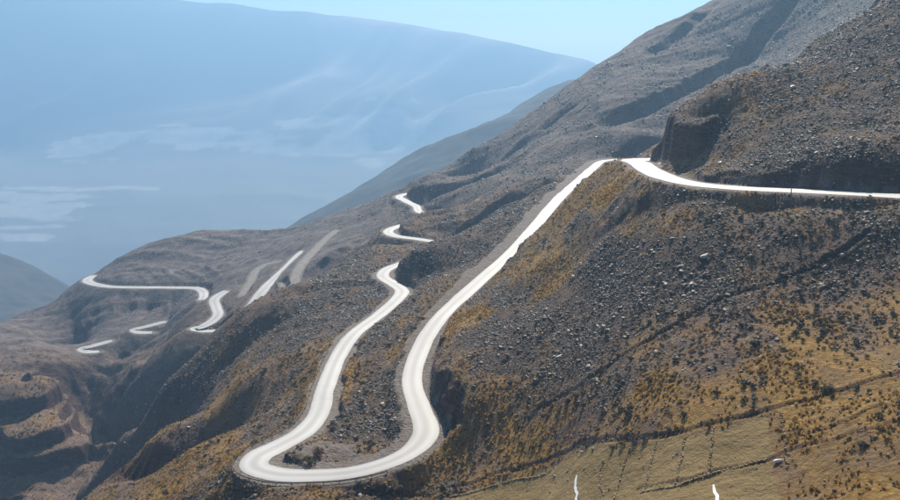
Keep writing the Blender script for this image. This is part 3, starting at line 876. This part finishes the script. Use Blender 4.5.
single_rock = [i_ for i_ in cand if vis[i_]][:260]
msk = np.ones(len(x), bool); msk[single_rock] = False
rot = np.stack([rng.normal(0, .35, len(x)), rng.normal(0, .35, len(x)), rng.uniform(0, 6.283, len(x))], 1)
scl = size[:, None] * rng.uniform(.8, 1.25, (len(x), 3))
rock_meshes = [make_rock(20 + k) for k in range(8)]
scatter('scree_rocks', np.stack([x, y, z], 1)[msk], rot[msk], scl[msk], rng.integers(0, 8, msk.sum()), proto_collection('scree_rock', rock_meshes),
        'countless grey scree rocks lying over the mountainside', 'rocks')
big_meshes = [make_rock(60 + k, True) for k in range(6)]
NB = len(single_rock)
LMK = [(700, 142, 'beside the dark headland where the upper road turns'), (790, 140, 'on the lip above the dark cut of the upper road'), (870, 130, 'high in the scree over the upper road straight'), (800, 60, 'in the grey scree on the crest of the rocky spur'),
       (640, 185, 'just under the bend of the upper road'), (740, 200, 'on the outer bank of the upper road'), (850, 215, 'under the straight of the upper road'), (590, 205, 'on the golden rib between bend and long straight'),
       (560, 280, 'in the scree beside the long straight'), (650, 270, 'in the middle of the scree slope'), (760, 260, 'on the brown slope near the long pale slab'), (850, 290, 'among shrubs above the old trail'),
       (500, 350, 'on the slope over the dark bank of the hairpin'), (600, 350, 'just above the old trail across the slope'), (700, 340, 'below the old trail among dark shrubs'), (820, 350, 'on the shrubby slope above the golden grass'),
       (560, 410, 'where the old trail fades into golden grass'), (680, 410, 'between the old trail and the field ditch'), (850, 400, 'in golden grass by the field ditch'), (840, 470, 'in golden grass beyond the white boulder'),
       (480, 450, 'on the golden bank right of the hairpin'), (350, 492, 'on the bank under the guardrail'), (220, 480, 'on the slope falling away from the hairpin nose'), (355, 420, 'on the strip between the hairpin branches'), (400, 330, 'on the upper strip between the two branches'),
       (280, 400, 'on the slope outside the lower hairpin branch'), (300, 335, 'on the rocky spur beside the lower branch'), (360, 275, 'on the spur near the first upper bend'), (460, 240, 'below the gravel verge of the long straight'), (500, 180, 'on the far rocky slope over the winding bends'), (620, 110, 'on the far slope by the shaded gully'), (160, 450, 'on the golden ledge over the gorge')]
LMK = [(hit(u_, v_), p_) for u_, v_, p_ in LMK]
LMK = [(h_, p_) for h_, p_ in LMK if h_]
def where(p):
    return min(LMK, key=lambda e: (e[0][0] - p[0]) ** 2 * 1.5 + (e[0][1] - p[1]) ** 2)[1]
for k, i_ in enumerate(single_rock):
    o = bpy.data.objects.new('boulder', big_meshes[k % 6])
    COL.objects.link(o)
    o.location = (x[i_], y[i_], z[i_])
    o.rotation_euler = rot[i_]
    o.scale = scl[i_] * 1.05
    wh = where(o.location)
    o['label'] = ('large' if size[i_] > 1.1 else 'small') + ' grey angular boulder ' + wh
    o['group'] = 'boulders ' + wh
    o['category'] = 'boulder'

# grass -----------------------------------------------------------
x, y = candidates(420000, 122, 620, 300)
pr = samp(grass * free * (1 - .8 * bare), x, y) * np.where(samp(field, x, y) > .5, .06, 1)
keep = rng.random(len(x)) < np.clip(pr ** 1.5 * (0.45 + .9 * fbm(x / 6, y / 9, 411, 3)) * np.where(y < 165, .5, 1), 0, 1)
x, y = x[keep], y[keep]
size = rng.uniform(.35, 1.0, len(x)) * np.maximum(1, y / 300) ** .8
z = height(x, y)
rot = np.stack([rng.normal(0, .15, len(x)), rng.normal(0, .15, len(x)), rng.uniform(0, 6.283, len(x))], 1)
scl = size[:, None] * rng.uniform(.8, 1.25, (len(x), 3))
scatter('dry_grass', np.stack([x, y, z], 1), rot, scl, rng.integers(0, 5, len(x)), proto_collection('grass_tuft', [make_tuft(80 + k) for k in range(5)]),
        'golden dry grass tufts covering the mountainside', 'grass')

# shrubs -----------------------------------------------------------
x, y = candidates(170000, 122, 560, 300)
pr = samp(shrub * free * (1 - .8 * bare), x, y) * (samp(field, x, y) < .5)
keep = rng.random(len(x)) < np.clip(pr * .55, 0, 1)
x, y = x[keep], y[keep]
size = np.clip(0.72 * np.exp(rng.normal(0, .42, len(x))), .3, 2.2) * np.maximum(1, y / 300) ** .6
z = height(x, y) - .05
order = np.argsort(-size / y)[:1500]
single_shrub = []
for i_ in order:
    ds = np.linspace(110, y[i_] - 2.5, 160)
    if abs(x[i_] / y[i_]) < .49 and z[i_] / y[i_] > -.55 and np.all(height(x[i_] / y[i_] * ds, ds) < (z[i_] + .5) / y[i_] * ds):
        single_shrub.append(i_)
    if len(single_shrub) >= 240: break
msk = np.ones(len(x), bool); msk[single_shrub] = False
rz = rng.uniform(0, 6.283, len(x))
rot = np.stack([0 * rz, 0 * rz, rz], 1)
scl = size[:, None] * rng.uniform(.8, 1.25, (len(x), 3)) * np.array([1.1, 1.1, .9])
shrub_meshes = [make_shrub_mesh(90 + k) for k in range(6)]
scatter('low_shrubs', np.stack([x, y, z], 1)[msk], rot[msk], scl[msk], rng.integers(0, 6, msk.sum()), proto_collection('low_shrub', shrub_meshes),
        'low dark shrubs dotted over the mountainside', 'shrubs')
big_shrubs = [make_shrub_mesh(190 + k, 260, .085) for k in range(5)]
for k, i_ in enumerate(single_shrub):
    o = bpy.data.objects.new('shrub', big_shrubs[k % 5])
    COL.objects.link(o)
    o.location = (x[i_], y[i_], z[i_]); o.rotation_euler = (0, 0, rz[i_]); o.scale = scl[i_]
    o['category'] = 'shrub'
    wh = where(o.location)
    o['label'] = ('broad' if size[i_] > 1.5 else 'small') + ' dark rounded shrub ' + wh
    o['group'] = 'shrubs ' + wh

# ------------------------------------------------------------------ single things
def add_box(bm, c0, sx, sy, sz, M=None):
    r = bmesh.ops.create_cube(bm, size=1.0)
    for v in r['verts']:
        v.co = Vector((v.co.x * sx, v.co.y * sy, v.co.z * sz)) + Vector(c0)
        if M: v.co = M @ v.co
    return r['verts']
def obj(name, bm, mat, parent=None, bev=0.0):
    if bev: bmesh.ops.bevel(bm, geom=bm.edges[:], offset=bev, segments=1, affect='EDGES')
    me = bpy.data.meshes.new(name)
    bm.to_mesh(me); bm.free()
    me.materials.append(mat)
    o = bpy.data.objects.new(name, me)
    COL.objects.link(o)
    if parent: o.parent = parent
    return o
def plain(name, col, rough=.7, metal=0.0, var=.25, sc=3.0):
    m, n, bs = new_mat(name)
    co = nd(n, 'ShaderNodeNewGeometry').outputs['Position']
    d = tuple(k * (1 - var) for k in col); e = tuple(min(1, k * (1 + var)) for k in col)
    n.links.new(ramp(n, noise_n(n, co, sc, 5, .6), [(.3, d), (.7, e)]), bs.inputs['Base Color'])
    bs.inputs['Roughness'].default_value = rough
    bs.inputs['Metallic'].default_value = metal
    return m
def tag(o, label, cat, group=None):
    o['label'] = label; o['category'] = cat
    if group: o['group'] = group
    return o
mt_rail = plain('weathered_rail', (.20, .18, .165), .6, .3)
mt_wood = plain('dark_timber', (.075, .055, .042), .85)
mt_wall = plain('wall_stone', (.30, .22, .13), .9, 0, .5, 2.0)
mt_pale = plain('pale_stone', (.56, .54, .51), .5, 0, .12)
mt_white = plain('white_stone', (.80, .79, .77), .5, 0, .06)
mt_ice = plain('frozen_water', (.82, .84, .86), .35, 0, .08)
mt_rust = plain('rusty_leaf', (.13, .075, .038), .85, 0, .4)
mt_olive = plain('olive_leaf', (.060, .058, .030), .85, 0, .4)
mt_metal = plain('post_paint', (.10, .09, .085), .6)

# guard rail round the outside of the hairpin
Lm = road_lines[0][1]
def offset_line(L, side, extra):
    tan = np.gradient(L[:, :2], axis=0)
    tan /= np.linalg.norm(tan, axis=1, keepdims=True)
    return L[:, 0] - tan[:, 1] * side * (L[:, 3] + extra), L[:, 1] + tan[:, 0] * side * (L[:, 3] + extra)
def guardrail(z0, z1, extra, label):
    S = Lm[(Lm[:, 2] < z0) & (Lm[:, 2] > z1) & (Lm[:, 1] < 480)]
    ox, oy = offset_line(S, 1, extra)
    st = np.concatenate([[0], np.cumsum(np.hypot(np.diff(ox), np.diff(oy)))])
    q = np.arange(0, st[-1], 1.0)
    gx, gy = np.interp(q, st, ox), np.interp(q, st, oy)
    gz = height(gx, gy)
    for _ in range(4): gz[1:-1] = (gz[:-2] + 2 * gz[1:-1] + gz[2:]) / 4
    root = bpy.data.objects.new('guardrail', None); COL.objects.link(root)
    root.location = (gx[0], gy[0], gz[0])
    tag(root, label, 'guardrail')
    tx, ty = np.gradient(gx), np.gradient(gy)
    ll = np.hypot(tx, ty); nx, ny = -ty / ll, tx / ll
    prof = [(0, .42), (.05, .47), (.0, .56), (.05, .65), (0, .74), (-.04, .74), (-.04, .42)]
    X = np.stack([gx + nx * a for a, _ in prof], 1); Y = np.stack([gy + ny * a for a, _ in prof], 1); Z = np.stack([gz + h for _, h in prof], 1)
    V = np.stack([X, Y, Z], -1) - np.array(root.location)
    k = len(prof); Fc = []
    for i in range(len(gx) - 1):
        for j in range(k):
            a, b = i * k + j, i * k + (j + 1) % k
            Fc.append((a, b, b + k, a + k))
    o = bpy.data.objects.new('rail', tri_mesh('rail', V.reshape(-1, 3), Fc, mt_rail)); COL.objects.link(o); o.parent = root
    bm = bmesh.new(); add_box(bm, (0, 0, .30), .18, .18, 1.0); bmesh.ops.bevel(bm, geom=bm.edges[:], offset=.02, segments=1, affect='EDGES')
    pm = bpy.data.meshes.new('post'); bm.to_mesh(pm); bm.free(); pm.materials.append(mt_rail)
    for i in range(0, len(gx), 4):
        o = bpy.data.objects.new('post', pm); COL.objects.link(o); o.parent = root
        o.location = Vector((gx[i] - nx[i] * .15, gy[i] - ny[i] * .15, gz[i])) - root.location
        o.rotation_euler = (0, 0, math.atan2(ty[i], tx[i]))
guardrail(-104.7, -112.3, 1.7, 'low grey guardrail on short posts round the outside of the hairpin')

# low stone walls dividing the fields
def stone_wall(pix, label, h=.27, wd=.34, step=.32):
    P = np.array([p for p in (hit(u, v) for u, v in pix) if p is not None])
    L = spline(P, step)
    L[:, 0] += .25 * fbm(L[:, 1] / 2.5, L[:, 0] / 2.5, 7, 2)
    bm = bmesh.new()
    x0, y0 = L[0, 0], L[0, 1]; z0 = float(height(x0, y0))
    zz_ = height(L[:, 0], L[:, 1])
    for i in range(len(L)):
        for lay in range(2):
            if rng.random() < .18: continue
            s = rng.uniform(.6, 1.25)
            r_ = bmesh.ops.create_cube(bm, size=1.0)
            M = Matrix.Translation((L[i, 0] - x0 + rng.normal(0, .07), L[i, 1] - y0 + rng.normal(0, .07), zz_[i] - z0 + h * (.2 + .42 * lay))) @ Matrix.Rotation(rng.uniform(0, 6.28), 4, 'Z') @ Matrix.Rotation(rng.normal(0, .25), 4, 'X')
            for v in r_['verts']:
                v.co = M @ Vector((v.co.x * wd * s * rng.uniform(.8, 1.1), v.co.y * wd * .8 * s * rng.uniform(.8, 1.1), v.co.z * h * .6 * s))
    o = obj('stone_wall', bm, mt_wall)
    o.location = (x0, y0, z0)
    tag(o, label, 'wall', 'low stone walls dividing the fields')
for pix, lb in (
    ([(603, 461), (600, 475), (603, 497)], 'low tumbled stone wall between the two westernmost field strips'),
    ([(630, 449), (624, 466), (614, 499)], 'low stone wall crossing the field just right of the short strip'),
    ([(657, 442), (652, 462), (643, 492)], 'low stone wall through the middle of the olive field'),
    ([(685, 437), (682, 455), (676, 484)], 'low stone wall crossing the field left of the frozen rivulet head'),
    ([(713, 429), (711, 450), (708, 478)], 'low stone wall nearest the rough field border strip'),
    ([(640, 494), (680, 485), (735, 469), (766, 460)], 'long stone wall along the lower edge of the olive field'),
    ([(781, 412), (784, 440), (787, 470)], 'thin stone wall running up beside the white boulder'),
    ([(450, 497), (510, 482), (552, 470)], 'low stone wall along the lower left corner of the field')):
    stone_wall(pix, lb)

# frozen rivulets in the field
def rivulet(pix, wd):
    P = np.array([p for p in (hit(u, v) for u, v in pix) if p is not None])
    L = spline(P, .4)
    L[:, 0] += .3 * fbm(L[:, 1] / 1.5, L[:, 0] / 1.5, 17, 2)
    tan = np.gradient(L[:, :2], axis=0); tan /= np.linalg.norm(tan, axis=1, keepdims=True)
    wv = wd * (.6 + .7 * vnoise(np.arange(len(L)) / 5.0, np.zeros(len(L)), 19))
    s = np.linspace(-1, 1, 4)
    X = L[:, None, 0] - tan[:, 1:2] * wv[:, None] * s; Y = L[:, None, 1] + tan[:, 0:1] * wv[:, None] * s
    Z = height(X, Y) + .05
    me = grid_mesh('frozen_stream', X, Y, Z)
    if me.polygons[0].normal.z < 0: me.flip_normals()
    structure('frozen_stream', me, mt_ice)
rivulet([(576, 476), (576, 488), (577, 510)], .20)
rivulet([(714, 485), (715, 492), (722, 512)], .22)

# notable boulders
def boulder(u, v, size, mat, label, seed, sq=(1.5, .9, .6), rz=0.4):
    h = hit(u, v)
    me = make_rock(seed, True); me.materials.clear(); me.materials.append(mat)
    o = bpy.data.objects.new('boulder', me); COL.objects.link(o)
    o.location = (h[0], h[1], h[2] + size * .15)
    o.rotation_euler = (.1, -.15, rz); o.scale = (size * sq[0], size * sq[1], size * sq[2])
    tag(o, label, 'boulder')
boulder(778, 462.5, 1.35, mt_white, 'smooth white boulder lying where the field walls meet', 301, (1.5, 1.0, .9), 0)
boulder(705, 257, 2.0, mt_pale, 'long pale slab lying on the brown slope below the upper road bend', 302, (1.6, .8, .8), .6)
boulder(793, 88, 2.2, mt_pale, 'tilted pale slab standing out of the grey scree field', 303, (1.5, .8, .8), .7)
boulder(720, 163, 1.4, mt_white, 'whitish boulder on the lip of the dark road cut', 304)
boulder(660, 164, 1.2, mt_pale, 'small pale boulder on gravel under the headland cliff', 305)
boulder(598, 379, 1.0, mt_white, 'small bright boulder among dark shrubs on the lower slope', 306)
boulder(560, 357, 1.5, mt_pale, 'flat pale boulder in the scree right of the long straight', 307)
boulder(382, 404, 1.0, mt_white, 'small white boulder on the strip between the hairpin branches', 308)
boulder(791, 151, 1.5, mt_pale, 'pale flat boulder half buried above the road cut', 309)

# shrubs inside the hairpin and a few standing alone
def bush(u, v, s, mat, label, seed, fl=.9):
    h = hit(u, v)
    o = bpy.data.objects.new('shrub', make_shrub_mesh(seed, 520, .06, mat)); COL.objects.link(o)
    o.location = (h[0], h[1], h[2] - .05); o.scale = (s * 1.15, s, s * fl); o.rotation_euler = (0, 0, seed)
    tag(o, label, 'shrub')
bush(318, 455, 4.2, mt_rust, 'reddish brown shrub on gravel inside the hairpin', 401)
bush(310, 464, 3.8, mt_olive, 'olive green shrub at the inner kerb of the hairpin', 402)
bush(303, 463, 2.2, mt_olive, 'small dark shrub beside the olive shrub inside the hairpin', 403)
bush(861, 447, 2.2, mt_shrub, 'dark lone shrub beside the ditch across the golden grass', 404)
bush(823, 395, 2.6, mt_shrub, 'dark shrub clump in the ditch above the golden grass', 405)
bush(832, 392, 2.2, mt_shrub, 'smaller dark shrub beside the clump in the ditch', 406)
bush(881, 418, 1.7, mt_shrub, 'dark shrub standing alone in golden grass near the slope foot', 407)
for i, (u, v) in enumerate(((622, 446), (633, 444), (612, 449), (644, 441))):
    bush(u, v, 1.6 + .3 * (i % 2), mt_shrub, 'dark shrub in the row along the upper field edge', 410 + i)
for o in list(COL.objects):
    if o.get('label') == 'dark shrub in the row along the upper field edge': o['group'] = 'shrubs along the upper field edge'

# timber pole on the golden ledge, marker posts by the upper road
h = hit(181, 424)
root = bpy.data.objects.new('timber_pole', None); COL.objects.link(root); root.location = h
tag(root, 'thin dark timber pole on the golden ledge above the gorge', 'pole')
bm = bmesh.new(); bmesh.ops.create_cone(bm, cap_ends=True, segments=8, radius1=.17, radius2=.11, depth=4.6)
for v in bm.verts: v.co.z += 2.0
obj('shaft', bm, mt_wood, root)
bm = bmesh.new(); add_box(bm, (0, -.12, 3.7), 1.5, .12, .14)
obj('crossarm', bm, mt_wood, root, .02)
for u, v, lb in ((791, 193.5, 'dark marker post at the outer edge of the upper road straight'), (648, 181, 'dark marker post outside the upper road bend')):
    h = hit(u, v)
    root = bpy.data.objects.new('marker_post', None); COL.objects.link(root); root.location = h
    tag(root, lb, 'post')
    bm = bmesh.new(); add_box(bm, (0, 0, .5), .24, .14, 1.2); obj('shaft', bm, mt_metal, root, .03)
    bm = bmesh.new(); add_box(bm, (0, 0, 1.2), .27, .17, .2); obj('reflector_band', bm, mt_white, root, .02)

# ------------------------------------------------------------------ haze: one closed box of even air round the whole scene
hz = bpy.data.materials.new('haze_air')
hz.use_nodes = True
n = hz.node_tree
n.nodes.clear()
out = n.nodes.new('ShaderNodeOutputMaterial')
pv = n.nodes.new('ShaderNodeVolumePrincipled')
pv.inputs['Color'].default_value = (0.40, 0.68, 1.0, 1)
pv.inputs['Density'].default_value = 0.0002
pv.inputs['Anisotropy'].default_value = 0.35
n.links.new(pv.outputs[0], out.inputs['Volume'])
zlo = min(float(FZ.min()), float(GZ.min())) - 1.0
zhi = max(float(FZ.max()), float(GZ.max()), 6.0) + 5.0
bm = bmesh.new()
bmesh.ops.create_cube(bm, size=1.0)
me = bpy.data.meshes.new('haze')
bm.to_mesh(me); bm.free()
hzo = bpy.data.objects.new('haze', me)
COL.objects.link(hzo)
me.materials.append(hz)
X1 = float(np.abs(FX).max()) + 20
hzo.location = (0, (FY.max() + 20 - 60) / 2, (zlo + zhi) / 2)
hzo.scale = (2 * X1, FY.max() + 80, zhi - zlo)
hzo['kind'] = 'stuff'
hzo['label'] = 'pale blue haze filling the valley air'
hzo['category'] = 'haze'
